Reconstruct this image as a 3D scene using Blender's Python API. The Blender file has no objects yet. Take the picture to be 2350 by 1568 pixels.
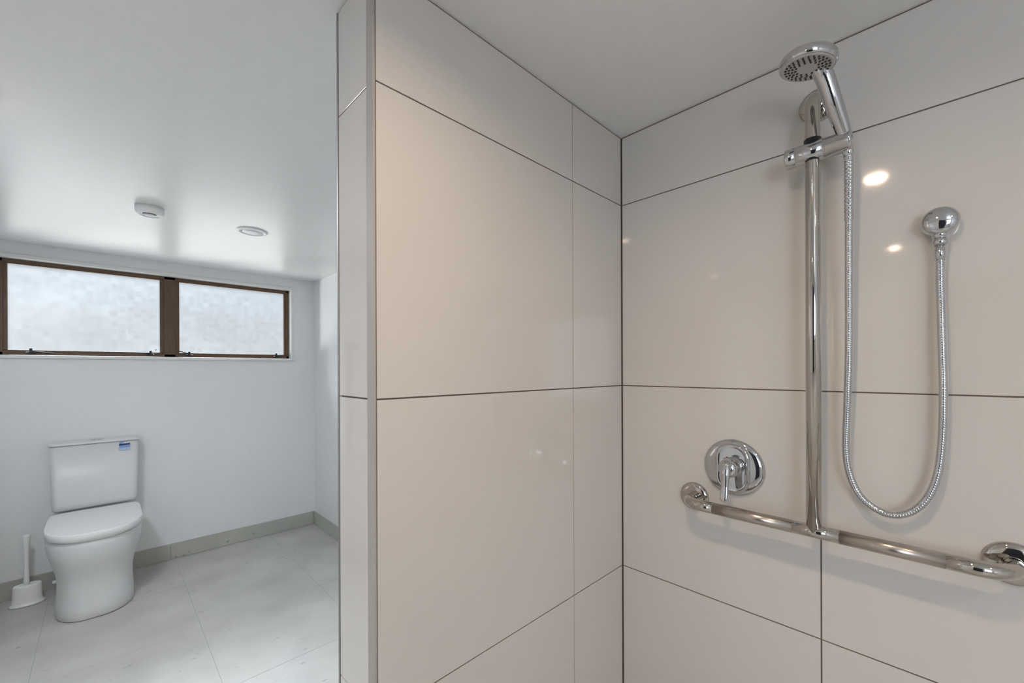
import bpy, bmesh, math, random
from mathutils import Vector, Matrix
C = bpy.context.scene
col = C.collection
random.seed(3)

# ------------------------------------------------------------------ camera
FPX, CXP, CYP, YAW, ROLL = 955.09, 1175.0, 846.95, 0.79563, -0.00363
CAM = Vector((-1.23562, -0.73641, 1.354))
_f = Vector((math.cos(YAW), math.sin(YAW), 0))
_r0 = Vector((math.sin(YAW), -math.cos(YAW), 0))
_u0 = Vector((0, 0, 1))
_r = _r0*math.cos(ROLL) + _u0*math.sin(ROLL)
_u = -_r0*math.sin(ROLL) + _u0*math.cos(ROLL)
cd = bpy.data.cameras.new('camera')
cam = bpy.data.objects.new('camera', cd)
col.objects.link(cam)
cam.matrix_world = Matrix(((_r.x, _u.x, -_f.x, CAM.x), (_r.y, _u.y, -_f.y, CAM.y), (_r.z, _u.z, -_f.z, CAM.z), (0, 0, 0, 1)))
cd.sensor_fit = 'HORIZONTAL'
cd.sensor_width = 36.0
cd.lens = FPX/2350*36
cd.shift_x = 0.0
cd.shift_y = (CYP-784)/2350
cd.clip_start = 0.02
C.camera = cam

# ------------------------------------------------------------------ colour management
C.view_settings.view_transform = 'Standard'
C.view_settings.look = 'None'
C.view_settings.gamma = 1
C.view_settings.use_curve_mapping = False
C.view_settings.exposure = 0.0

# ------------------------------------------------------------------ daylight
w = bpy.data.worlds.new('sky'); C.world = w
w.use_nodes = True
nt = w.node_tree
bg = nt.nodes['Background']
tc = nt.nodes.new('ShaderNodeTexCoord')
sep = nt.nodes.new('ShaderNodeSeparateXYZ')
ramp = nt.nodes.new('ShaderNodeValToRGB')
nt.links.new(tc.outputs['Generated'], sep.inputs[0])
nt.links.new(sep.outputs['Z'], ramp.inputs[0])
ramp.color_ramp.elements[0].position = 0.0
ramp.color_ramp.elements[0].color = (0.80, 0.80, 0.80, 1)
ramp.color_ramp.elements[1].position = 0.35
ramp.color_ramp.elements[1].color = (0.70, 0.80, 0.98, 1)
nt.links.new(ramp.outputs[0], bg.inputs[0])
bg.inputs[1].default_value = 0.52

ROOM_H = 2.1237
W = 3.1056          # window wall plane
XR = 0.0859         # right wall of the toilet room
XE = -0.8739        # end of the partition
TH = 0.17           # partition thickness
XL = -2.75          # wall behind the camera
XT = -1.76          # side wall beside the toilet
YT = 1.25           # where that side wall starts
YF = -3.0           # wall on the shower's open side


def area(name, loc, target, sx, sy, power, color):
    d = bpy.data.lights.new(name, 'AREA')
    d.shape = 'RECTANGLE'; d.size = sx; d.size_y = sy; d.energy = power; d.color = color
    o = bpy.data.objects.new(name, d); col.objects.link(o)
    o.location = loc
    o.rotation_euler = (Vector(target)-Vector(loc)).to_track_quat('-Z', 'Y').to_euler()
    return o


# light thrown up by the sunlit paving outside the high window
area('paving_bounce', (-1.1, 9.2, -0.05), (-1.1, 9.2, 3.0), 7.0, 6.0, 470, (1.0, 0.97, 0.94))
area('outside_left_fill', (-2.8, 5.2, 0.95), (-0.2, 3.1, 1.75), 0.8, 0.8, 80, (1.0, 0.97, 0.94))  # extra lamp added outside to brighten the toilet room's right wall
# high sky outside the same window, falling on the floor
area('high_sky_daylight', (-0.90, 6.4, 4.3), (-0.87, 2.9, 1.75), 3.0, 1.6, 600, (0.90, 0.95, 1.0))
# fill lamp outside the added window, behind the camera
area('added_window_fill', (XL-0.45, -2.32, 1.6), (XL+1.0, -1.95, 1.35), 1.5, 1.3, 67, (0.86, 0.92, 1.0))
# added ceiling fill for the toilet room, out of view on the left
OPX, OPY = -1.60, 1.08
d = bpy.data.lights.new('opal_fill_lamp', 'AREA'); d.shape = 'DISK'; d.size = 0.24; d.energy = 16.5; d.color = (0.90, 0.95, 1.0)
o = bpy.data.objects.new('opal_fill_lamp', d); col.objects.link(o); o.location = (OPX, OPY, ROOM_H-0.062)

DOWNLIGHTS = [(-0.985, -0.566, 5.1, True), (-2.37, -0.55, 1.7, False), (-0.95, -1.60, 3.4, False)]
for dx, dy, pw, main in DOWNLIGHTS:
    d = bpy.data.lights.new('downlight_bulb', 'AREA')
    d.shape = 'DISK'; d.size = 0.050; d.energy = pw; d.color = (1.0, 0.75, 0.52); d.spread = 2.85
    o = bpy.data.objects.new('downlight_bulb', d); col.objects.link(o)
    o.location = (dx, dy, ROOM_H-0.008)

# ------------------------------------------------------------------ materials
def mat(name, color, rough=0.5, metal=0.0, spec=0.5, coat=0.0):
    m = bpy.data.materials.new(name); m.use_nodes = True
    b = m.node_tree.nodes['Principled BSDF']
    b.inputs['Base Color'].default_value = (*color, 1)
    b.inputs['Roughness'].default_value = rough
    b.inputs['Metallic'].default_value = metal
    b.inputs['Specular IOR Level'].default_value = spec
    b.inputs['Coat Weight'].default_value = coat
    return m


def noise_mix(m, c1, c2, scale=6, detail=6, stretch=(1, 1, 1), lo=0.35, hi=0.65, bump=0.0):
    nt = m.node_tree; b = nt.nodes['Principled BSDF']
    tc = nt.nodes.new('ShaderNodeTexCoord'); mp = nt.nodes.new('ShaderNodeMapping')
    mp.inputs['Scale'].default_value = stretch
    nz = nt.nodes.new('ShaderNodeTexNoise'); nz.inputs['Scale'].default_value = scale; nz.inputs['Detail'].default_value = detail
    rp = nt.nodes.new('ShaderNodeValToRGB')
    rp.color_ramp.elements[0].position = lo; rp.color_ramp.elements[0].color = (*c1, 1)
    rp.color_ramp.elements[1].position = hi; rp.color_ramp.elements[1].color = (*c2, 1)
    nt.links.new(tc.outputs['Object'], mp.inputs[0]); nt.links.new(mp.outputs[0], nz.inputs['Vector'])
    nt.links.new(nz.outputs['Fac'], rp.inputs[0]); nt.links.new(rp.outputs[0], b.inputs['Base Color'])
    if bump:
        bp = nt.nodes.new('ShaderNodeBump'); bp.inputs['Strength'].default_value = bump; bp.inputs['Distance'].default_value = 0.002
        nt.links.new(nz.outputs['Fac'], bp.inputs['Height']); nt.links.new(bp.outputs[0], b.inputs['Normal'])
    return rp


M_TILE = mat('glossy_wall_tile', (0.66, 0.62, 0.59), 0.06, spec=0.65)
noise_mix(M_TILE, (0.650, 0.618, 0.588), (0.670, 0.638, 0.608), 2.0, 3)
M_GROUT = mat('brown_grout', (0.17, 0.125, 0.105), 0.85)
M_PAINT = mat('white_wall_paint', (0.86, 0.865, 0.87), 0.40)
noise_mix(M_PAINT, (0.855, 0.86, 0.865), (0.87, 0.875, 0.88), 40, 4, bump=0.03)
M_CEIL = mat('white_ceiling_paint', (0.83, 0.83, 0.82), 0.32)
noise_mix(M_CEIL, (0.855, 0.855, 0.85), (0.87, 0.87, 0.865), 30, 4)
M_TRIMW = mat('white_gloss_timber', (0.84, 0.84, 0.82), 0.3)
M_ALU = mat('matt_corner_trim', (0.43, 0.40, 0.37), 0.6, 0.0, 0.3)
M_GREYTRIM = mat('grey_edge_trim', (0.33, 0.33, 0.33), 0.4, 0.6)
M_BROWN = mat('bronze_window_frame', (0.115, 0.062, 0.032), 0.38)
noise_mix(M_BROWN, (0.10, 0.052, 0.026), (0.135, 0.075, 0.04), 9, 3, (18, 18, 1))
M_BLACK = mat('black_plastic', (0.012, 0.013, 0.016), 0.4)
M_CHROME = mat('chrome', (0.59, 0.59, 0.60), 0.05, 1.0)
M_STEEL = mat('polished_steel', (0.54, 0.50, 0.46), 0.055, 1.0)
M_SATIN = mat('satin_grip_steel', (0.52, 0.46, 0.41), 0.27, 1.0)
M_FACE = mat('grey_spray_face', (0.50, 0.49, 0.48), 0.35)
M_NOZZLE = mat('dark_rubber', (0.03, 0.03, 0.035), 0.5)
M_CERAMIC = mat('white_ceramic', (0.75, 0.75, 0.76), 0.35, spec=0.4)
M_PLASTICW = mat('white_plastic', (0.89, 0.89, 0.89), 0.38)
M_RAILG = mat('grey_satin_rail', (0.22, 0.22, 0.225), 0.3, 0.6)
M_DOOR = mat('added_door_navy', (0.022, 0.027, 0.045), 0.45)
M_LED = bpy.data.materials.new('lamp_lens'); M_LED.use_nodes = True
_b = M_LED.node_tree.nodes['Principled BSDF']
_b.inputs['Emission Color'].default_value = (1.0, 0.90, 0.78, 1); _b.inputs['Emission Strength'].default_value = 18
M_OPAL = M_LED.copy(); M_OPAL.name = 'fill_light_cover'; M_OPAL.node_tree.nodes['Principled BSDF'].inputs['Emission Strength'].default_value = 2.5
M_BLUE = mat('pale_blue_print', (0.22, 0.36, 0.72), 0.4)
M_BLUEP = mat('faint_blue_print', (0.45, 0.55, 0.70), 0.4)
M_NAVY = mat('dark_navy_print', (0.02, 0.04, 0.09), 0.4)
M_RED = mat('red_mark', (0.45, 0.03, 0.03), 0.4)
M_MARK = mat('grey_etching', (0.30, 0.30, 0.31), 0.5)


def stone(name, c1, c2, rough):
    m = mat(name, c1, rough)
    nt = m.node_tree; b = nt.nodes['Principled BSDF']
    rp = noise_mix(m, c1, c2, 3.2, 9, (1, 1, 1), 0.3, 0.7)
    tc = nt.nodes.new('ShaderNodeTexCoord'); vo = nt.nodes.new('ShaderNodeTexNoise')
    vo.inputs['Scale'].default_value = 24; vo.inputs['Detail'].default_value = 2
    mp = nt.nodes.new('ShaderNodeMapping'); mp.inputs['Scale'].default_value = (0.6, 1.4, 1); mp.inputs['Rotation'].default_value = (0, 0, 0.5)
    nt.links.new(tc.outputs['Object'], mp.inputs[0]); nt.links.new(mp.outputs[0], vo.inputs['Vector'])
    r2 = nt.nodes.new('ShaderNodeValToRGB')
    r2.color_ramp.elements[0].position = 0.24; r2.color_ramp.elements[0].color = (0.50, 0.50, 0.52, 1)
    r2.color_ramp.elements[1].position = 0.31; r2.color_ramp.elements[1].color = (1, 1, 1, 1)
    nt.links.new(vo.outputs['Fac'], r2.inputs[0])
    mx = nt.nodes.new('ShaderNodeMixRGB'); mx.blend_type = 'MULTIPLY'; mx.inputs[0].default_value = 0.8
    nt.links.new(rp.outputs[0], mx.inputs[1]); nt.links.new(r2.outputs[0], mx.inputs[2])
    nt.links.new(mx.outputs[0], b.inputs['Base Color'])
    return m


M_FLOOR = stone('pale_stone_floor_tile', (0.50, 0.50, 0.475), (0.63, 0.625, 0.60), 0.33)
M_FGROUT = mat('floor_grout', (0.43, 0.43, 0.43), 0.8)
M_SKIRT = stone('grey_stone_skirting_tile', (0.44, 0.445, 0.40), (0.52, 0.525, 0.475), 0.4)

# frosted, patterned window glass: part clear, part light-scattering
M_GLASS = bpy.data.materials.new('frosted_glass'); M_GLASS.use_nodes = True
nt = M_GLASS.node_tree
for n in list(nt.nodes): nt.nodes.remove(n)
out = nt.nodes.new('ShaderNodeOutputMaterial')
tr = nt.nodes.new('ShaderNodeBsdfTransparent'); tl = nt.nodes.new('ShaderNodeBsdfTranslucent'); gl = nt.nodes.new('ShaderNodeBsdfGlossy')
tl.inputs[0].default_value = (0.80, 0.84, 0.86, 1); gl.inputs['Roughness'].default_value = 0.25
tr.inputs[0].default_value = (0.93, 0.95, 0.96, 1)
mx1 = nt.nodes.new('ShaderNodeMixShader'); mx2 = nt.nodes.new('ShaderNodeMixShader')
tc = nt.nodes.new('ShaderNodeTexCoord'); vo = nt.nodes.new('ShaderNodeTexVoronoi')
vo.distance = 'CHEBYCHEV'; vo.inputs['Scale'].default_value = 26; vo.inputs['Randomness'].default_value = 0.4
nz = nt.nodes.new('ShaderNodeTexNoise'); nz.inputs['Scale'].default_value = 2.2; nz.inputs['Detail'].default_value = 2
mul = nt.nodes.new('ShaderNodeMath'); mul.operation = 'MULTIPLY'
mr = nt.nodes.new('ShaderNodeMapRange')
mr.inputs['From Min'].default_value = 0.0; mr.inputs['From Max'].default_value = 0.35
mr.inputs['To Min'].default_value = 0.045; mr.inputs['To Max'].default_value = 0.095
nt.links.new(tc.outputs['Object'], vo.inputs['Vector']); nt.links.new(tc.outputs['Object'], nz.inputs['Vector'])
nt.links.new(vo.outputs['Distance'], mul.inputs[0]); nt.links.new(nz.outputs['Fac'], mul.inputs[1])
nt.links.new(mul.outputs[0], mr.inputs[0]); nt.links.new(mr.outputs[0], mx1.inputs[0])
nt.links.new(tr.outputs[0], mx1.inputs[1]); nt.links.new(tl.outputs[0], mx1.inputs[2])
mx2.inputs[0].default_value = 0.04
nt.links.new(mx1.outputs[0], mx2.inputs[1]); nt.links.new(gl.outputs[0], mx2.inputs[2])
nt.links.new(mx2.outputs[0], out.inputs[0])


# ------------------------------------------------------------------ mesh helpers
def box(bm, x0, x1, y0, y1, z0, z1, mi=0, bev=0.0):
    v = [bm.verts.new(p) for p in ((x0, y0, z0), (x1, y0, z0), (x1, y1, z0), (x0, y1, z0), (x0, y0, z1), (x1, y0, z1), (x1, y1, z1), (x0, y1, z1))]
    fs = []
    for q in ((0, 3, 2, 1), (4, 5, 6, 7), (0, 1, 5, 4), (1, 2, 6, 5), (2, 3, 7, 6), (3, 0, 4, 7)):
        f = bm.faces.new([v[i] for i in q]); f.material_index = mi; fs.append(f)
    if bev:
        es = list({e for f in fs for e in f.edges})
        r = bmesh.ops.bevel(bm, geom=es, offset=bev, segments=2, profile=0.5, affect='EDGES')
        for f in r['faces']: f.material_index = mi
    return v


def ring_loft(bm, rings, cap0=True, cap1=True, mi=0, closed=False):
    vr = [[bm.verts.new(p) for p in r] for r in rings]
    n = len(vr[0])
    prs = list(zip(vr, vr[1:])) + ([(vr[-1], vr[0])] if closed else [])
    for a, b in prs:
        for i in range(n):
            f = bm.faces.new((a[i], a[(i+1) % n], b[(i+1) % n], b[i])); f.material_index = mi; f.smooth = True
    if cap0 and not closed:
        f = bm.faces.new(list(reversed(vr[0]))); f.material_index = mi; f.smooth = False
    if cap1 and not closed:
        f = bm.faces.new(vr[-1]); f.material_index = mi; f.smooth = False
    return vr


def frame_for(n):
    n = Vector(n).normalized()
    a = n.cross(Vector((0, 0, 1)) if abs(n.z) < 0.9 else Vector((0, 1, 0))).normalized()
    b = n.cross(a).normalized()
    return n, a, b


def lathe(bm, origin, axis, prof, seg=48, mi=0, cap0=True, cap1=True):
    n, a, b = frame_for(axis); o = Vector(origin)
    rings = []
    for r, h in prof:
        r = max(r, 1e-5)
        rings.append([o + n*h + (a*math.cos(2*math.pi*i/seg) + b*math.sin(2*math.pi*i/seg))*r for i in range(seg)])
    return ring_loft(bm, rings, cap0, cap1, mi)


def tube(bm, pts, rad, seg=24, mi=0, sx=None):
    pts = [Vector(p) for p in pts]
    rads = rad if isinstance(rad, (list, tuple)) else [rad]*len(pts)
    t0 = (pts[1]-pts[0]).normalized()
    _, a, b = frame_for(t0)
    rings = []
    for i, p in enumerate(pts):
        if i == 0: t = pts[1]-pts[0]
        elif i == len(pts)-1: t = pts[-1]-pts[-2]
        else: t = (pts[i+1]-pts[i]).normalized() + (pts[i]-pts[i-1]).normalized()
        t.normalize()
        a = (a - t*a.dot(t)).normalized(); b = t.cross(a)
        ra = rads[i]
        if isinstance(ra, (int, float)): ra = (ra, ra)
        rings.append([p + a*ra[0]*math.cos(2*math.pi*k/seg) + b*ra[1]*math.sin(2*math.pi*k/seg) for k in range(seg)])
    return ring_loft(bm, rings, mi=mi)


def catmull(pts, n=12):
    P = [Vector(p) for p in pts]; P = [P[0]*2-P[1]] + P + [P[-1]*2-P[-2]]
    o = []
    for i in range(1, len(P)-2):
        p0, p1, p2, p3 = P[i-1:i+3]
        for k in range(n):
            t = k/n
            o.append(0.5*((2*p1) + (p2-p0)*t + (2*p0-5*p1+4*p2-p3)*t*t + (3*p1-p0-3*p2+p3)*t**3))
    o.append(P[-2]); return o


def obj(name, bm, m, parent=None, origin=None):
    if origin is not None:
        bmesh.ops.translate(bm, verts=bm.verts, vec=-Vector(origin))
    bmesh.ops.recalc_face_normals(bm, faces=bm.faces)
    me = bpy.data.meshes.new(name); bm.to_mesh(me); bm.free()
    for x in (m if isinstance(m, (list, tuple)) else [m]): me.materials.append(x)
    o = bpy.data.objects.new(name, me); col.objects.link(o)
    if origin is not None: o.location = origin
    if parent is not None:
        o.parent = parent
        o.matrix_parent_inverse = Matrix.Identity(4)
        base = Vector((0, 0, 0)); q = parent
        while q is not None: base += q.location; q = q.parent
        o.location = (Vector(origin) if origin is not None else Vector((0, 0, 0))) - base
    return o


def thing(name, label, cat, loc, group=None):
    o = bpy.data.objects.new(name, None); col.objects.link(o); o.location = loc
    o.empty_display_size = 0.05
    o['label'] = label; o['category'] = cat
    if group: o['group'] = group
    return o


def struct(name, bm, m, origin=None):
    o = obj(name, bm, m, origin=origin); o['kind'] = 'structure'; return o


N = bmesh.new
TZ = [0.0, 0.0973, 0.6973, 1.2973, 1.8973, ROOM_H]     # tile courses
G = 0.0016                                              # half a grout joint


def tiled(bm, axis, plane, side, cuts, t=0.010, zc=TZ):
    """tile panels standing on a grout bed; axis = axis normal to the wall, side = -1/+1 where the face looks"""
    for a0, a1 in zip(cuts, cuts[1:]):
        for z0, z1 in zip(zc, zc[1:]):
            gz1 = z1-G if z1 < ROOM_H else z1-0.004
            p0, p1 = sorted((plane, plane-side*t))
            if axis == 'x': box(bm, p0, p1, a0+G, a1-G, z0+G, gz1, 0, 0.0003)
            else: box(bm, a0+G, a1-G, p0, p1, z0+G, gz1, 0, 0.0003)


# ------------------------------------------------------------------ the room
# right wall of the shower
bm = N()
tiled(bm, 'x', 0.0, -1, [YF, -2.94, -2.34, -1.74, -1.14, -0.5397, -0.002])
box(bm, 0.002, 0.0855, YF, 0.0, 0, ROOM_H, 1)
struct('wall_shower_right', bm, [M_TILE, M_GROUT])
# partition between shower and toilet
bm = N()
tiled(bm, 'y', 0.0, -1, [XE+0.003, -0.2659, -0.002])
tiled(bm, 'x', XE, -1, [0.0295, TH-0.006])
box(bm, XE+0.003, 0.0855, 0.0025, TH-0.01, 0, ROOM_H, 1)
box(bm, XE+0.003, 0.0855, TH-0.01, TH, 0, ROOM_H, 2)
struct('wall_partition', bm, [M_TILE, M_GROUT, M_PAINT])
bm = N()
box(bm, XE-0.0012, XE+0.003, 0.0005, 0.029, 0, ROOM_H, 0, 0.0008)
struct('trim_1', bm, M_ALU)
bm = N()
box(bm, XE-0.0012, XE+0.0025, TH-0.0045, TH+0.0015, 0, ROOM_H, 0, 0.0006)
struct('trim_2', bm, M_GREYTRIM)
# window wall with its opening
OX0, OX1, OZ0, OZ1 = -1.700, -0.098, 1.447, 2.0415
bm = N()
box(bm, XT-0.1, OX0, W, W+0.14, 0, ROOM_H)
box(bm, OX1, XR+0.1, W, W+0.14, 0, ROOM_H)
box(bm, OX0, OX1, W, W+0.14, 0, OZ0)
box(bm, OX0, OX1, W, W+0.14, OZ1, ROOM_H)
struct('wall_window', bm, M_PAINT)
bm = N(); box(bm, XR, XR+0.1, 0.0, W+0.14, 0, ROOM_H); struct('wall_toilet_right', bm, M_PAINT)
bm = N(); box(bm, XT-0.1, XT, YT, W, 0, ROOM_H); box(bm, XL-0.12, XT-0.1, YT, YT+0.1, 0, ROOM_H); struct('wall_toilet_left', bm, M_PAINT)
# wall behind the camera, with openings for the added window and dark door
bm = N()
wy0, wy1, wz0, wz1 = -2.82, -1.76, 0.85, 2.0
dy0, dy1, dz1 = -1.60, -0.56, 2.0
box(bm, XL-0.12, XL, dy0, dy1, dz1, ROOM_H); box(bm, XL-0.12, XL, dy1, YT, 0, ROOM_H)
box(bm, XL-0.12, XL, wy1, dy0, 0, ROOM_H); box(bm, XL-0.12, XL, YF, wy0, 0, ROOM_H)
box(bm, XL-0.12, XL, wy0, wy1, 0, wz0); box(bm, XL-0.12, XL, wy0, wy1, wz1, ROOM_H)
struct('wall_back', bm, M_PAINT)
bm = N(); box(bm, XL-0.12, 0.0855, YF-0.1, YF, 0, ROOM_H); struct('wall_front', bm, M_PAINT)
bm = N(); box(bm, XL-0.12, XR+0.1, YF-0.1, W+0.14, ROOM_H, ROOM_H+0.12); struct('ceiling', bm, M_CEIL)
# floor tiles
bm = N()
xs = [XL, -2.674, -2.074, -1.474, -0.874, -0.274, XR]
ys = [YF, -2.825, -2.225, -1.625, -1.025, -0.425, 0.175, 0.775, 1.375, 1.975, 2.575, W]
for x0, x1 in zip(xs, xs[1:]):
    for y0, y1 in zip(ys, ys[1:]):
        box(bm, x0+0.0010, x1-0.0010, y0+0.0010, y1-0.0010, -0.01, 0.0, 0, 0.0003)
box(bm, XL-0.12, XR+0.1, YF-0.1, W+0.14, -0.12, -0.0008, 1)
struct('floor', bm, [M_FLOOR, M_FGROUT])
# skirting tiles
SK = 0.110
bm = N()
for x0, x1 in ((XT, -0.9009), (-0.9009, XR-0.011)):
    box(bm, x0+0.001, x1-0.001, W-0.010, W, 0.001, SK, 0, 0.001)
box(bm, XT, XR-0.012, W-0.008, W, 0.001, SK-0.002, 1)
struct('baseboard_window', bm, [M_SKIRT, M_MARK])
bm = N()
for y0, y1 in ((TH, 0.98), (0.98, 2.18), (2.18, W)):
    box(bm, XR-0.010, XR, y0+0.001, y1-0.001, 0.001, SK, 0, 0.001)
struct('baseboard_right', bm, M_SKIRT)
bm = N(); box(bm, XT, XT+0.010, YT, W-0.011, 0.001, SK, 0, 0.001); struct('baseboard_left', bm, M_SKIRT)

# window above the toilet
FR = W+0.052
wroot = bpy.data.objects.new('window_1', None); col.objects.link(wroot); wroot.location = (-0.9, W, OZ0); wroot['kind'] = 'structure'
bm = N()                                                 # white timber reveal lining + head + jambs
box(bm, OX0-0.004, OX1+0.013, W-0.009, W+0.13, OZ1-0.013, OZ1+0.008, 0, 0.002)
box(bm, OX1-0.004, OX1+0.013, W-0.009, W+0.13, OZ0, OZ1-0.013, 0, 0.002)
box(bm, OX0-0.013, OX0+0.004, W-0.009, W+0.13, OZ0, OZ1-0.013, 0, 0.002)
obj('reveal', bm, M_TRIMW, wroot)
bm = N(); box(bm, OX0-0.02, OX1+0.022, W-0.022, W+0.13, OZ0-0.018, OZ0+0.001, 0, 0.003); obj('sill', bm, M_TRIMW, wroot)
fx0, fx1, fz0, fz1 = -1.697, -0.1045, 1.449, 2.0300
g1 = (-1.650, -0.950); g2 = (-0.840, -0.1395); gz = (1.4810, 2.0005)
bm = N()
def fbar(x0, x1, z0, z1, y0=FR, y1=FR+0.030): box(bm, x0, x1, y0, y1, z0, z1, 0, 0.0025)
fbar(fx0, fx1, gz[1]+0.008, fz1, FR-0.004); fbar(fx0, fx1, fz0, gz[0]-0.012, FR-0.004)
fbar(fx0, g1[0]-0.016, fz0, fz1, FR-0.004); fbar(g2[1]+0.014, fx1, fz0, fz1, FR-0.004)
fbar(g1[1]+0.022, g2[0]-0.022, fz0, fz1, FR-0.004)
for a, b in (g1, g2):                                    # the two opening sashes
    fbar(a-0.024, b+0.024, gz[1], gz[1]+0.016, FR+0.004); fbar(a-0.024, b+0.024, gz[0]-0.020, gz[0], FR+0.004)
    fbar(a-0.024, a, gz[0], gz[1], FR+0.004); fbar(b, b+0.024, gz[0], gz[1], FR+0.004)
obj('window_frame', bm, M_BROWN, wroot)
for a, b in (g1, g2):
    bm = N(); box(bm, a-0.01, b+0.01, FR+0.022, FR+0.026, gz[0]-0.01, gz[1]+0.01)
    pane = obj('window_pane', bm, M_GLASS, wroot)
for i, (x, dirn, ln, up) in enumerate(((-1.556, 1, 0.098, -0.012), (-1.002, -1, 0.075, 0.004), (-0.785, -1, 0.062, 0.022), (-0.205, 1, 0.04, 0.0))):
    bm = N()                                             # black casement stays with their pegs
    z = gz[0]-0.006
    box(bm, x-0.020, x+0.020, FR-0.020, FR-0.002, z-0.016, z-0.004, 0, 0.002)
    box(bm, x-0.006, x+0.006, FR-0.024, FR-0.010, z-0.010, z+0.016, 0, 0.002)
    tube(bm, [(x, FR-0.016, z-0.002), (x+dirn*ln*0.5, FR-0.024, z-0.002+up*0.5), (x+dirn*ln, FR-0.030, z-0.004+up)], 0.0034, 8)
    o = obj('window_stay', bm, M_BLACK, wroot)
    bm = N(); lathe(bm, (x-dirn*0.016, FR-0.021, z-0.008), (0, -1, 0), [(0.0045, 0), (0.0045, 0.004), (0.003, 0.005)], 12)
    obj('screw', bm, M_CHROME, o)
bm = N(); lathe(bm, (-0.972, FR+0.0215, gz[0]+0.019), (0, -1, 0), [(0.0055, 0), (0.0055, 0.0008)], 16); obj('glass_sticker', bm, M_PLASTICW, wroot)

# added window for fill, added dark door for chrome reflections, behind the camera
w2 = bpy.data.objects.new('added_window', None); col.objects.link(w2); w2.location = (XL, wy0, wz0); w2['kind'] = 'structure'
bm = N()
for a in ((wy0, wy0+0.04, wz0, wz1), (wy1-0.04, wy1, wz0, wz1), (wy0, wy1, wz0, wz0+0.04), (wy0, wy1, wz1-0.04, wz1)):
    box(bm, XL-0.08, XL-0.03, a[0], a[1], a[2], a[3], 0, 0.002)
obj('window_frame', bm, M_BROWN, w2)
bm = N(); box(bm, XL-0.056, XL-0.052, wy0+0.03, wy1-0.03, wz0+0.03, wz1-0.03); obj('window_pane', bm, M_GLASS, w2)
d1 = bpy.data.objects.new('added_dark_door', None); col.objects.link(d1); d1.location = (XL, dy0, 0); d1['kind'] = 'structure'
bm = N(); box(bm, XL-0.07, XL-0.03, dy0+0.004, dy1-0.004, 0.006, dz1-0.004, 0, 0.002); obj('added_door_leaf', bm, M_DOOR, d1)
bm = N(); tube(bm, [(XL-0.03, dy1-0.08, 1.0), (XL+0.02, dy1-0.08, 1.0), (XL+0.025, dy1-0.10, 1.0), (XL+0.025, dy1-0.2, 1.0)], 0.009, 12); obj('added_door_handle', bm, M_STEEL, d1)

# ------------------------------------------------------------------ toilet
TX = -1.272
t = thing('toilet', 'white close-coupled toilet with closed lid standing under the window', 'toilet', (TX, 2.75, 0))


def dsec(z, a, yc, yf, yb, ef=2.3, eb=6.0, n=72):
    pts = []
    for i in range(n):
        th = 2*math.pi*i/n; c, s = math.cos(th), math.sin(th)
        e, b = (ef, yc-yf) if s < 0 else (eb, yb-yc)
        x = a*math.copysign(abs(c)**(2/(ef if s < 0 else eb)), c)
        y = b*math.copysign(abs(s)**(2/e), s)
        pts.append(Vector((TX+x, yc+y, z)))
    return pts


bm = N()
ring_loft(bm, [dsec(z, a, yc, yf, yb, e) for z, a, yc, yf, yb, e in (
    (0.002, 0.158, 2.72, 2.492, 2.925, 2.6), (0.008, 0.163, 2.72, 2.486, 2.93, 2.6), (0.06, 0.163, 2.72, 2.488, 2.93, 2.6),
    (0.13, 0.158, 2.72, 2.492, 2.93, 2.6), (0.19, 0.157, 2.715, 2.488, 2.93, 2.6), (0.24, 0.163, 2.71, 2.474, 2.95, 2.5),
    (0.29, 0.175, 2.70, 2.450, 2.99, 2.5), (0.34, 0.187, 2.69, 2.424, 2.995, 2.4), (0.38, 0.194, 2.68, 2.408, 3.0, 2.4),
    (0.42, 0.197, 2.67, 2.399, 3.0, 2.35), (0.445, 0.197, 2.665, 2.397, 3.0, 2.35), (0.452, 0.193, 2.665, 2.402, 2.995, 2.35))])
obj('bowl', bm, M_CERAMIC, t)
bm = N()                                                 # narrower neck joining the bowl to the wall
box(bm, TX-0.115, TX+0.115, 2.93, W-0.0105, 0.002, 0.30, 0, 0.01)
box(bm, TX-0.17, TX+0.17, 2.93, W-0.003, 0.30, 0.452, 0, 0.012)
obj('neck', bm, M_CERAMIC, t)
bm = N()
ring_loft(bm, [dsec(z, a, 2.66, yf, yb, 2.35, 9) for z, a, yf, yb in ((0.4525, 0.184, 2.400, 2.918), (0.454, 0.186, 2.397, 2.92), (0.460, 0.186, 2.397, 2.92), (0.4615, 0.184, 2.400, 2.918))])
obj('seat', bm, M_PLASTICW, t)
bm = N()
ring_loft(bm, [dsec(z, a, 2.66, yf, yb, 2.6, 9) for z, a, yf, yb in ((0.4620, 0.195, 2.386, 2.926), (0.4635, 0.1985, 2.382, 2.929), (0.4965, 0.1985, 2.382, 2.929), (0.4992, 0.1975, 2.383, 2.928), (0.500, 0.1955, 2.385, 2.926))])
obj('lid', bm, M_PLASTICW, t)


def rrect(z, x0, x1, y0, y1, r, n=6):
    pts = []
    for cxx, cyy, a0 in ((x1-r, y1-r, 0), (x0+r, y1-r, 90), (x0+r, y0+r, 180), (x1-r, y0+r, 270)):
        for k in range(n+1):
            a = math.radians(a0+90*k/n); pts.append(Vector((cxx+r*math.cos(a), cyy+r*math.sin(a), z)))
    return pts


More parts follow.
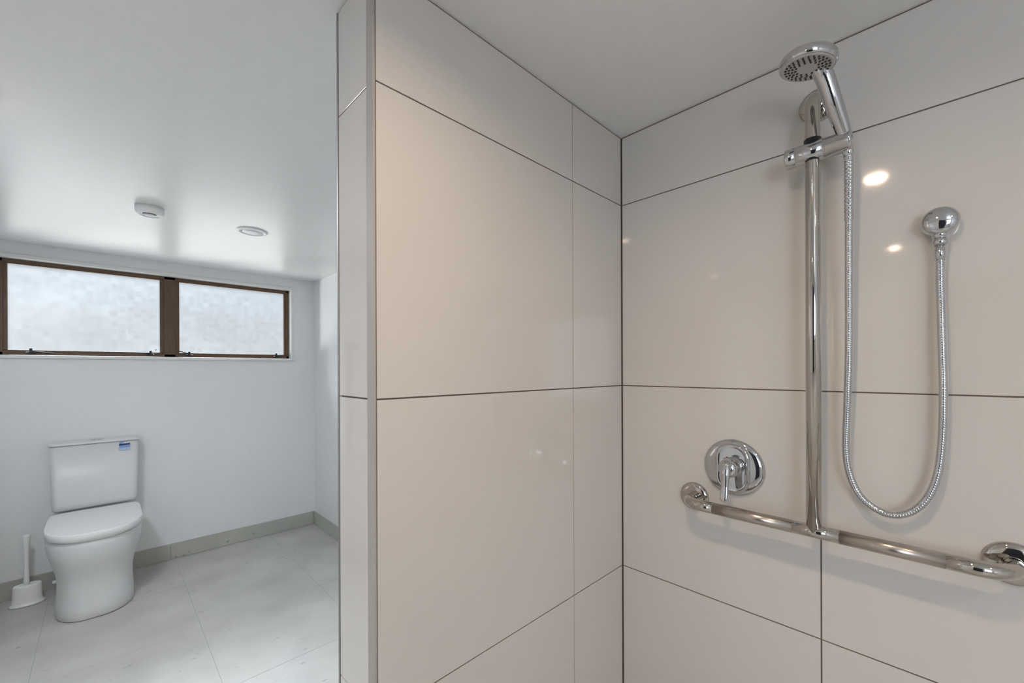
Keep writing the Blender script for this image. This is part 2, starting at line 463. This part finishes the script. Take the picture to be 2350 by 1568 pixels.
bm = N()
x0, x1 = TX-0.199, TX+0.196
ring_loft(bm, [rrect(0.5035, x0+0.016, x1-0.016, 2.95, W-0.002, 0.02), rrect(0.510, x0+0.010, x1-0.010, 2.943, W-0.002, 0.028),
               rrect(0.54, x0+0.006, x1-0.006, 2.939, W-0.002, 0.03), rrect(0.896, x0, x1, 2.936, W-0.002, 0.03)])
box(bm, TX-0.12, TX+0.12, 2.97, W-0.003, 0.452, 0.506)
obj('cistern', bm, M_CERAMIC, t)
bm = N()
ring_loft(bm, [rrect(0.8985, x0-0.002, x1+0.002, 2.934, W-0.001, 0.03), rrect(0.901, x0-0.005, x1+0.005, 2.930, W-0.001, 0.032),
               rrect(0.909, x0-0.005, x1+0.005, 2.930, W-0.001, 0.032), rrect(0.914, x0-0.001, x1+0.001, 2.935, W-0.001, 0.03)])
cl = obj('cistern_lid', bm, M_CERAMIC, t)
bm = N(); lathe(bm, (TX+0.003, 3.015, 0.9135), (0, 0, 1), [(0.030, 0), (0.030, 0.003), (0.027, 0.0045), (0.001, 0.005)], 32); obj('flush_button', bm, M_CHROME, cl)
bm = N(); lathe(bm, (TX-0.110, 2.955, 0.09), (-1, 0, 0), [(0.006, 0), (0.006, 0.058), (0.010, 0.060), (0.010, 0.074), (0.007, 0.078)], 16)
obj('fixing_cap', bm, M_PLASTICW, t)

# water rating sticker on the cistern front
LX, LY, LZ = -1.143, 2.9352, 0.868
s = thing('water_rating_sticker', 'small blue and navy sticker on the upper right of the cistern front', 'sticker', (LX, LY, LZ))
s_y = LY


def plate(bm, pts, y0, y1):
    a = [bm.verts.new((x, y0, z)) for x, z in pts]; b = [bm.verts.new((x, y1, z)) for x, z in pts]
    n = len(a)
    bm.faces.new(a); bm.faces.new(list(reversed(b)))
    for i in range(n): bm.faces.new((a[i], b[i], b[(i+1) % n], a[(i+1) % n]))


bm = N()
plate(bm, [(LX-0.026, LZ-0.030), (LX+0.026, LZ-0.030), (LX+0.026, LZ-0.012), (LX-0.026, LZ-0.012)], LY-0.0008, LY+0.001)
obj('faint_band', bm, M_BLUEP, s)
bm = N(); plate(bm, [(LX-0.026, LZ-0.012), (LX+0.026, LZ-0.012), (LX+0.026, LZ+0.007), (LX-0.026, LZ+0.003)], LY-0.0009, LY+0.001); obj('blue_band', bm, M_BLUE, s)
bm = N(); plate(bm, [(LX-0.026, LZ+0.002), (LX+0.026, LZ+0.005), (LX+0.026, LZ+0.015), (LX-0.026, LZ+0.013)], LY-0.0012, LY+0.001); obj('dark_band', bm, M_NAVY, s)
bm = N()
arc = []
for k in range(13):
    a = math.radians(180-k*9.5); arc.append((LX+0.002+0.028*math.cos(a), LZ+0.013+0.023*math.sin(a)))
for k in range(12, -1, -1):
    a = math.radians(180-k*9.5); arc.append((LX+0.004+0.017*math.cos(a), LZ+0.013+0.012*math.sin(a)))
for i in range(12):
    q = [arc[i], arc[i+1], arc[25-i-1], arc[25-i]]
    plate(bm, q, LY-0.0008, LY+0.001)
obj('arc', bm, M_BLUE, s)

# toilet brush
BX, BY = -1.5575, 2.960
b = thing('toilet_brush', 'white toilet brush upright in its oval holder, left of the toilet', 'toilet brush', (BX, BY, 0))


def oval(z, ax, ay, n=48): return [Vector((BX+ax*math.cos(2*math.pi*i/n), BY+ay*math.sin(2*math.pi*i/n), z)) for i in range(n)]


bm = N()
ring_loft(bm, [oval(0.001, 0.069, 0.043), oval(0.004, 0.072, 0.046), oval(0.010, 0.070, 0.044), oval(0.014, 0.064, 0.039), oval(0.022, 0.0605, 0.036),
               oval(0.050, 0.059, 0.035), oval(0.108, 0.057, 0.034), oval(0.114, 0.055, 0.032), oval(0.116, 0.051, 0.029)])
obj('holder', bm, M_PLASTICW, b)
bm = N()
lathe(bm, (BX-0.003, BY, 0.10), (0, 0, 1), [(0.0125, 0.0), (0.0125, 0.045), (0.0118, 0.09), (0.0122, 0.093), (0.0122, 0.096), (0.0108, 0.099), (0.0108, 0.14),
      (0.0115, 0.19), (0.0135, 0.24), (0.0165, 0.285), (0.0168, 0.296), (0.015, 0.300), (0.010, 0.302)], 24)
obj('handle', bm, M_PLASTICW, b)

# grab rail on the side wall by the toilet (seen mirrored in the glossy tiles)
GY = 2.0
g = thing('vertical_grab_rail', 'grey vertical grab rail mirrored faintly in the glossy end of the tiled partition', 'grab rail', (XT, GY, 0.74))
bm = N()
S = 0.08
pts = [(XT+0.002, GY, 1.52), (XT+0.03, GY, 1.52), (XT+S-0.025, GY, 1.515), (XT+S-0.008, GY, 1.502), (XT+S, GY, 1.475), (XT+S, GY, 0.82), (XT+S-0.008, GY, 0.795), (XT+S-0.025, GY, 0.782), (XT+0.03, GY, 0.778), (XT+0.002, GY, 0.778)]
tube(bm, catmull(pts, 5), 0.016, 20); obj('rail', bm, M_RAILG, g)
for z in (1.52, 0.778):
    bm = N(); lathe(bm, (XT, GY, z), (1, 0, 0), [(0.04, 0.0005), (0.04, 0.005), (0.036, 0.009), (0.018, 0.012)], 32); obj('flange', bm, M_PLASTICW, g)

# ------------------------------------------------------------------ ceiling fittings
SX, SY = -1.080, 1.865
s = thing('smoke_detector', 'round white smoke detector on the ceiling in front of the window', 'smoke detector', (SX, SY, ROOM_H))
bm = N(); lathe(bm, (SX, SY, ROOM_H-0.0003), (0, 0, -1), [(0.054, 0), (0.054, 0.020), (0.052, 0.028), (0.047, 0.034), (0.040, 0.037), (0.038, 0.034), (0.001, 0.034)], 48)
obj('housing', bm, M_PLASTICW, s)
bm = N(); lathe(bm, (SX, SY, ROOM_H-0.034), (0, 0, -1), [(0.021, 0), (0.021, 0.004), (0.017, 0.006), (0.001, 0.0065)], 32); obj('test_button', bm, M_PLASTICW, s)
bm = N()
for k in range(10):
    a0 = math.radians(200+k*14)
    box(bm, SX+0.025*math.cos(a0)-0.003, SX+0.025*math.cos(a0)+0.003, SY+0.025*math.sin(a0)-0.0022, SY+0.025*math.sin(a0)+0.0022, ROOM_H-0.0368, ROOM_H-0.033)
obj('sensor_slot', bm, M_BLACK, s)
bm = N(); lathe(bm, (SX+0.004, SY-0.031, ROOM_H-0.034), (0, 0, -1), [(0.002, 0), (0.002, 0.003)], 10); obj('indicator_light', bm, M_RED, s)

VX, VY = -0.647, 1.921
v = thing('ceiling_vent', 'flat round white vent set in the ceiling near the partition', 'ceiling vent', (VX, VY, ROOM_H))
bm = N(); lathe(bm, (VX, VY, ROOM_H-0.0003), (0, 0, -1), [(0.074, 0), (0.075, 0.003), (0.070, 0.007), (0.058, 0.008), (0.055, 0.002), (0.001, 0.002)], 56); obj('rim', bm, M_PLASTICW, v)
bm = N(); lathe(bm, (VX, VY, ROOM_H-0.002), (0, 0, -1), [(0.047, 0), (0.049, 0.003), (0.045, 0.006), (0.001, 0.007)], 48); obj('disc', bm, M_PLASTICW, v)

o = thing('added_fill_light', 'added round fill light on the ceiling, unseen left of the toilet', 'ceiling light', (OPX, OPY, ROOM_H))  # added fitting around the unseen fill lamp
bm = N(); lathe(bm, (OPX, OPY, ROOM_H-0.0003), (0, 0, -1), [(0.145, 0), (0.145, 0.02), (0.135, 0.024)], 48); obj('base', bm, M_PLASTICW, o)
bm = N(); lathe(bm, (OPX, OPY, ROOM_H-0.02), (0, 0, -1), [(0.135, 0), (0.135, 0.02), (0.11, 0.036), (0.05, 0.04), (0.001, 0.04)], 48); obj('fill_light_cover', bm, M_OPAL, o)

spots = ['recessed ceiling downlight above the shower, nearest the partition and shower rail',
         'recessed ceiling downlight by the wall behind the camera',
         'recessed ceiling downlight on the open side of the shower']
for (dx, dy, pw, main), lb in zip(DOWNLIGHTS, spots):
    o = thing('downlight', lb, 'ceiling light', (dx, dy, ROOM_H), 'recessed ceiling downlights')
    bm = N(); lathe(bm, (dx, dy, ROOM_H-0.0003), (0, 0, -1), [(0.045, 0), (0.045, 0.003), (0.040, 0.005), (0.027, 0.0045), (0.026, 0.001)], 40, cap1=False); obj('rim', bm, M_PLASTICW, o)
    bm = N(); lathe(bm, (dx, dy, ROOM_H-0.001), (0, 0, -1), [(0.025, 0), (0.025, 0.002)], 32); obj('lens', bm, M_LED, o)

# ------------------------------------------------------------------ T shaped grab rail
RZ = 0.9795; RS = 0.075; RR = 0.0150; BYB = -0.5385; LYF = -0.239; RYF = -0.837
g = thing('shower_grab_rail', 'polished steel T-shaped shower grab rail with upright slide bar on tiled wall', 'grab rail', (0, BYB, RZ))


def elbow(y_flange, sgn):
    """from the wall flange out and round into the horizontal run; sgn = direction of the run along y"""
    pts = [(-0.004, y_flange, RZ), (-0.022, y_flange, RZ)]
    R = RS-0.022
    R = min(R, 0.05)
    cx_, cy_ = -(RS-R), y_flange+sgn*R
    for k in range(0, 13):
        a = math.radians(90*k/12)
        pts.append((cx_-R*math.sin(a), cy_-sgn*R*math.cos(a), RZ))
    return pts


L = elbow(LYF, -1); Rr = elbow(RYF, 1)
ya, yb, yc_, yd = -0.318, -0.497, -0.585, -0.748
bm = N(); tube(bm, L + [(-RS, ya, RZ)], RR, 32); obj('rail_end', bm, M_STEEL, g)
bm = N(); tube(bm, [(-RS, ya, RZ), (-RS, yb, RZ)], RR, 32); obj('grip_section', bm, M_SATIN, g)
bm = N(); tube(bm, [(-RS, yb, RZ), (-RS, yc_, RZ)], RR, 32); obj('rail_centre', bm, M_STEEL, g)
bm = N(); tube(bm, [(-RS, yc_, RZ), (-RS, yd, RZ)], RR, 32); obj('grip_section', bm, M_SATIN, g)
bm = N(); tube(bm, [(-RS, yd, RZ)] + list(reversed(Rr)), RR, 32); obj('rail_end', bm, M_STEEL, g)
TZF = 1.988; R = 0.05
pts = [(-RS, BYB, RZ), (-RS, BYB, 1.5), (-RS, BYB, TZF-R)]
for k in range(1, 13):
    a = math.radians(90*k/12); pts.append((-RS+R*(1-math.cos(a)), BYB, TZF-R+R*math.sin(a)))
pts.append((-0.004, BYB, TZF))
bm = N(); tube(bm, pts, RR, 40); obj('slide_bar', bm, M_STEEL, g)
FL = [(0.0405, 0.0002), (0.0405, 0.0035), (0.0395, 0.006), (0.036, 0.009), (0.030, 0.0115), (0.022, 0.0125), (0.0146, 0.0128)]
for y, z in ((LYF, RZ), (RYF, RZ), (BYB, TZF)):
    bm = N(); lathe(bm, (0, y, z), (-1, 0, 0), FL, 64); obj('flange', bm, M_STEEL, g)

# ------------------------------------------------------------------ mixer
MY, MZ = -0.3455, 1.0815
m = thing('shower_mixer', 'chrome shower mixer with round plate and lever above the grab rail', 'shower mixer', (0, MY, MZ))
bm = N()
lathe(bm, (0, MY, MZ), (-1, 0, 0), [(0.0765, 0.0002), (0.0770, 0.002), (0.0765, 0.005), (0.074, 0.0085), (0.069, 0.0115), (0.062, 0.0135), (0.054, 0.0148), (0.040, 0.0156), (0.020, 0.016), (0.001, 0.0161)], 96)
obj('wall_plate', bm, M_CHROME, m)
# raised elongated pad, vertical stadium


def stadium(x, hw, hh, r, n=12):
    pts = []
    for cy_, cz_, a0 in ((hw-r, hh-r, 0), (-(hw-r), hh-r, 90), (-(hw-r), -(hh-r), 180), (hw-r, -(hh-r), 270)):
        for k in range(n+1):
            a = math.radians(a0+90*k/n); pts.append(Vector((x, MY-0.001+cy_+r*math.cos(a), MZ+cz_+r*math.sin(a))))
    return pts


bm = N()
ring_loft(bm, [stadium(-0.012, 0.044, 0.068, 0.041), stadium(-0.0165, 0.043, 0.066, 0.040), stadium(-0.0195, 0.040, 0.063, 0.037), stadium(-0.0200, 0.037, 0.060, 0.034),
               stadium(-0.0185, 0.034, 0.057, 0.031), stadium(-0.0180, 0.031, 0.054, 0.028)], cap0=False)
obj('raised_surround', bm, M_CHROME, m)
bm = N()
HZ = MZ+0.004
lathe(bm, (-0.012, MY, HZ), (-1, 0, 0), [(0.0275, 0), (0.0265, 0.012), (0.0245, 0.018), (0.0235, 0.0185), (0.0235, 0.021), (0.0248, 0.0215), (0.0250, 0.027), (0.0250, 0.034), (0.0235, 0.041), (0.019, 0.046), (0.011, 0.0490), (0.001, 0.0500)], 48)
hub = obj('lever_hub', bm, M_CHROME, m)
bm = N()
LP = [(-0.046, 0.0215, 0.0100, 0.0060), (-0.054, 0.0190, 0.0118, 0.0095), (-0.0615, 0.0100, 0.0125, 0.0110), (-0.0660, -0.0060, 0.0120, 0.0100), (-0.0690, -0.0220, 0.0108, 0.0080),
      (-0.0715, -0.0380, 0.0098, 0.0064), (-0.0745, -0.0540, 0.0094, 0.0052), (-0.0790, -0.0680, 0.0096, 0.0044), (-0.0825, -0.0760, 0.0090, 0.0036), (-0.0838, -0.0790, 0.0050, 0.0020)]
tube(bm, [(x, MY, HZ+z) for x, z, wd, th in LP], [(wd, th) for x, z, wd, th in LP], 28)
lv = obj('lever', bm, M_CHROME, m)
bm = N(); box(bm, -0.0772, -0.0740, MY-0.0050, MY+0.0050, HZ-0.0105, HZ-0.0090); obj('etched_mark', bm, M_MARK, lv)
bm = N(); lathe(bm, (-0.028, MY+0.0155, HZ+0.0225), (-0.15, 0.5, 0.75), [(0.003, 0), (0.003, 0.001)], 12); obj('hot_mark', bm, M_RED, m)

# ------------------------------------------------------------------ slider on the bar
SZ = 1.8525
sl = thing('handset_slider', 'chrome sliding bracket clamped across the upright bar holding the shower head', 'shower bracket', (-RS, BYB, SZ))
bm = N()
lathe(bm, (-RS-0.001, -0.486, SZ-0.006), (0.0, -1, 0.020), [(0.0195, 0), (0.0218, 0.0015), (0.0222, 0.004), (0.0222, 0.020), (0.0214, 0.0206), (0.0214, 0.0214), (0.0224, 0.022), (0.0224, 0.072), (0.0218, 0.0725), (0.0218, 0.0735), (0.0224, 0.074), (0.0224, 0.116), (0.0234, 0.117), (0.0234, 0.121), (0.0222, 0.123), (0.016, 0.124)], 56)
obj('clamp_body', bm, M_CHROME, sl)
bm = N(); lathe(bm, (-RS, BYB, SZ-0.0262), (0, 0, 1), [(0.0152, 0), (0.0170, 0.0005), (0.0170, 0.0505), (0.0152, 0.051)], 32); obj('bush', bm, M_BLACK, sl)
HB = Vector((-0.0760, -0.6010, 1.846))        # bottom of the handset handle
HD = Vector((-0.185, -0.5485, 1.981))        # centre of spray face
hn = Vector((-0.024, 0.137, -0.990)).normalized()
hdir = (Vector((-0.136, -0.576, 1.950))-HB).normalized()

# ------------------------------------------------------------------ hand shower
h = thing('hand_shower', 'chrome hand shower head with grey spray face in the slider', 'shower head', HB)
bm = N()
hp = catmull([HB+hdir*(0.0), HB+hdir*0.03, HB+hdir*0.065, HB+hdir*0.098, Vector((-0.1445, -0.571, 1.972)), HD+Vector((0.022, -0.012, 0.014))], 6)
n = len(hp)
rad = []
for i in range(n):
    u = i/(n-1)
    r = 0.0118+0.0058*math.sin(min(u*1.25, 1)*math.pi/2)
    rad.append((r, r*0.92))
rad[0] = (0.0095, 0.0095)
tube(bm, hp, rad, 28)
obj('handle', bm, M_CHROME, h)
bm = N()
back = -hn
lathe(bm, HD, back, [(0.0485, 0.0002), (0.0500, 0.0012), (0.0515, 0.006), (0.0520, 0.013), (0.0500, 0.018), (0.046, 0.0225), (0.038, 0.0255), (0.022, 0.0275), (0.001, 0.028)], 72)
obj('head_shell', bm, M_CHROME, h)
bm = N()
lathe(bm, HD, hn, [(0.0465, -0.002), (0.0468, 0.0004), (0.044, 0.0014), (0.042, 0.0010), (0.001, 0.0016)], 64)
fc = obj('spray_face', bm, M_FACE, h)
n_, a_, b_ = frame_for(hn)
k = 0
for rr, cnt in ((0.0385, 26), (0.0325, 22), (0.0265, 17), (0.0205, 13)):
    for i in range(cnt):
        an = 2*math.pi*(i+0.5*(rr < 0.03))/cnt
        c0 = HD + (a_*math.cos(an)+b_*math.sin(an))*rr + hn*0.0008
        bm = N()
        rd = (a_*math.cos(an)+b_*math.sin(an)); td = hn.cross(rd)
        base = [c0+rd*0.0023*math.cos(q*math.pi/3)+td*0.0018*math.sin(q*math.pi/3) for q in range(6)]
        ring_loft(bm, [base, [p+hn*0.0022 for p in base]])
        obj('nozzle', bm, M_NOZZLE, fc); k += 1

# ------------------------------------------------------------------ wall outlet elbow
EY, EZ = -0.7415, 1.650
e = thing('wall_outlet_elbow', 'round chrome wall outlet where the hose joins the tiled wall', 'hose outlet', (0, EY, EZ))
bm = N()
lathe(bm, (0, EY, EZ), (-1, 0, 0), [(0.0235, 0.0002), (0.0245, 0.004), (0.0275, 0.012), (0.0292, 0.021), (0.0290, 0.027), (0.0268, 0.032), (0.0215, 0.0365), (0.0130, 0.0395), (0.001, 0.0408)], 64)
obj('dome', bm, M_CHROME, e)
EX = -0.022
bm = N()
lathe(bm, (EX, EY, EZ-0.022), (0, 0, -1), [(0.0125, 0), (0.0125, 0.010), (0.0108, 0.0105), (0.0108, 0.012), (0.0122, 0.0125), (0.0122, 0.023), (0.0112, 0.0245), (0.008, 0.025)], 32)
obj('collar', bm, M_CHROME, e)

# ------------------------------------------------------------------ hose
ho = thing('shower_hose', 'long ribbed silver hose looping from hand shower down to wall outlet', 'hose', (-0.04, -0.668, 1.05))
hb = HB + Vector((0, 0, -0.010))
path = catmull([hb, hb+Vector((0.001, -0.002, -0.020)), (-0.0745, -0.6035, 1.79), (-0.070, -0.6025, 1.70), (-0.060, -0.6010, 1.55), (-0.052, -0.5995, 1.40), (-0.046, -0.5955, 1.27), (-0.042, -0.5925, 1.18),
                (-0.040, -0.5965, 1.125), (-0.038, -0.6120, 1.077), (-0.036, -0.6360, 1.050), (-0.034, -0.6660, 1.0385), (-0.032, -0.6960, 1.050), (-0.031, -0.7200, 1.082),
                (-0.029, -0.7355, 1.130), (-0.028, -0.7430, 1.20), (-0.027, -0.7455, 1.30), (-0.025, -0.7435, 1.42), (-0.023, -0.7420, 1.52), (EX, EY, 1.595), (EX, EY, EZ-0.045)], 30)
# arc length resampling so that the ribs are even
acc = [0]
for p, q in zip(path, path[1:]): acc.append(acc[-1]+(q-p).length)


def at(sv):
    lo, hi = 0, len(acc)-1
    while hi-lo > 1:
        mid = (lo+hi)//2
        if acc[mid] <= sv: lo = mid
        else: hi = mid
    u = (sv-acc[lo])/max(1e-9, acc[hi]-acc[lo]); return path[lo].lerp(path[hi], u)


TOT = acc[-1]
pts, rads = [], []
sv = 0.0
while sv < TOT:
    if sv < 0.03: pit = 0.0035
    elif sv < 0.155: pit = 0.0080
    else: pit = 0.0050
    amp = 0.0013 if pit > 0.005 else 0.0008
    r0 = 0.0086 if sv < 0.155 else 0.0075
    for fr, k in ((0.0, 0.0), (0.18, 0.85), (0.38, 1.0), (0.62, 0.98), (0.82, 0.8)):
        pts.append(at(min(TOT, sv+fr*pit))); rads.append(r0-amp+amp*k)
    sv += pit
bm = N(); tube(bm, pts, rads, 14)
obj('ribbed_sleeve', bm, M_CHROME, ho)
bm = N(); n_, a_, b_ = frame_for((0, 0, 1))
tube(bm, [at(TOT-0.034), at(TOT-0.02), at(TOT-0.001)], [0.0086, 0.0090, 0.0092], 24); obj('end_ferrule', bm, M_CHROME, ho)
bm = N(); tube(bm, [at(0.0), at(0.012), at(0.022)], [0.0105, 0.0100, 0.0090], 24); obj('end_ferrule', bm, M_CHROME, ho)
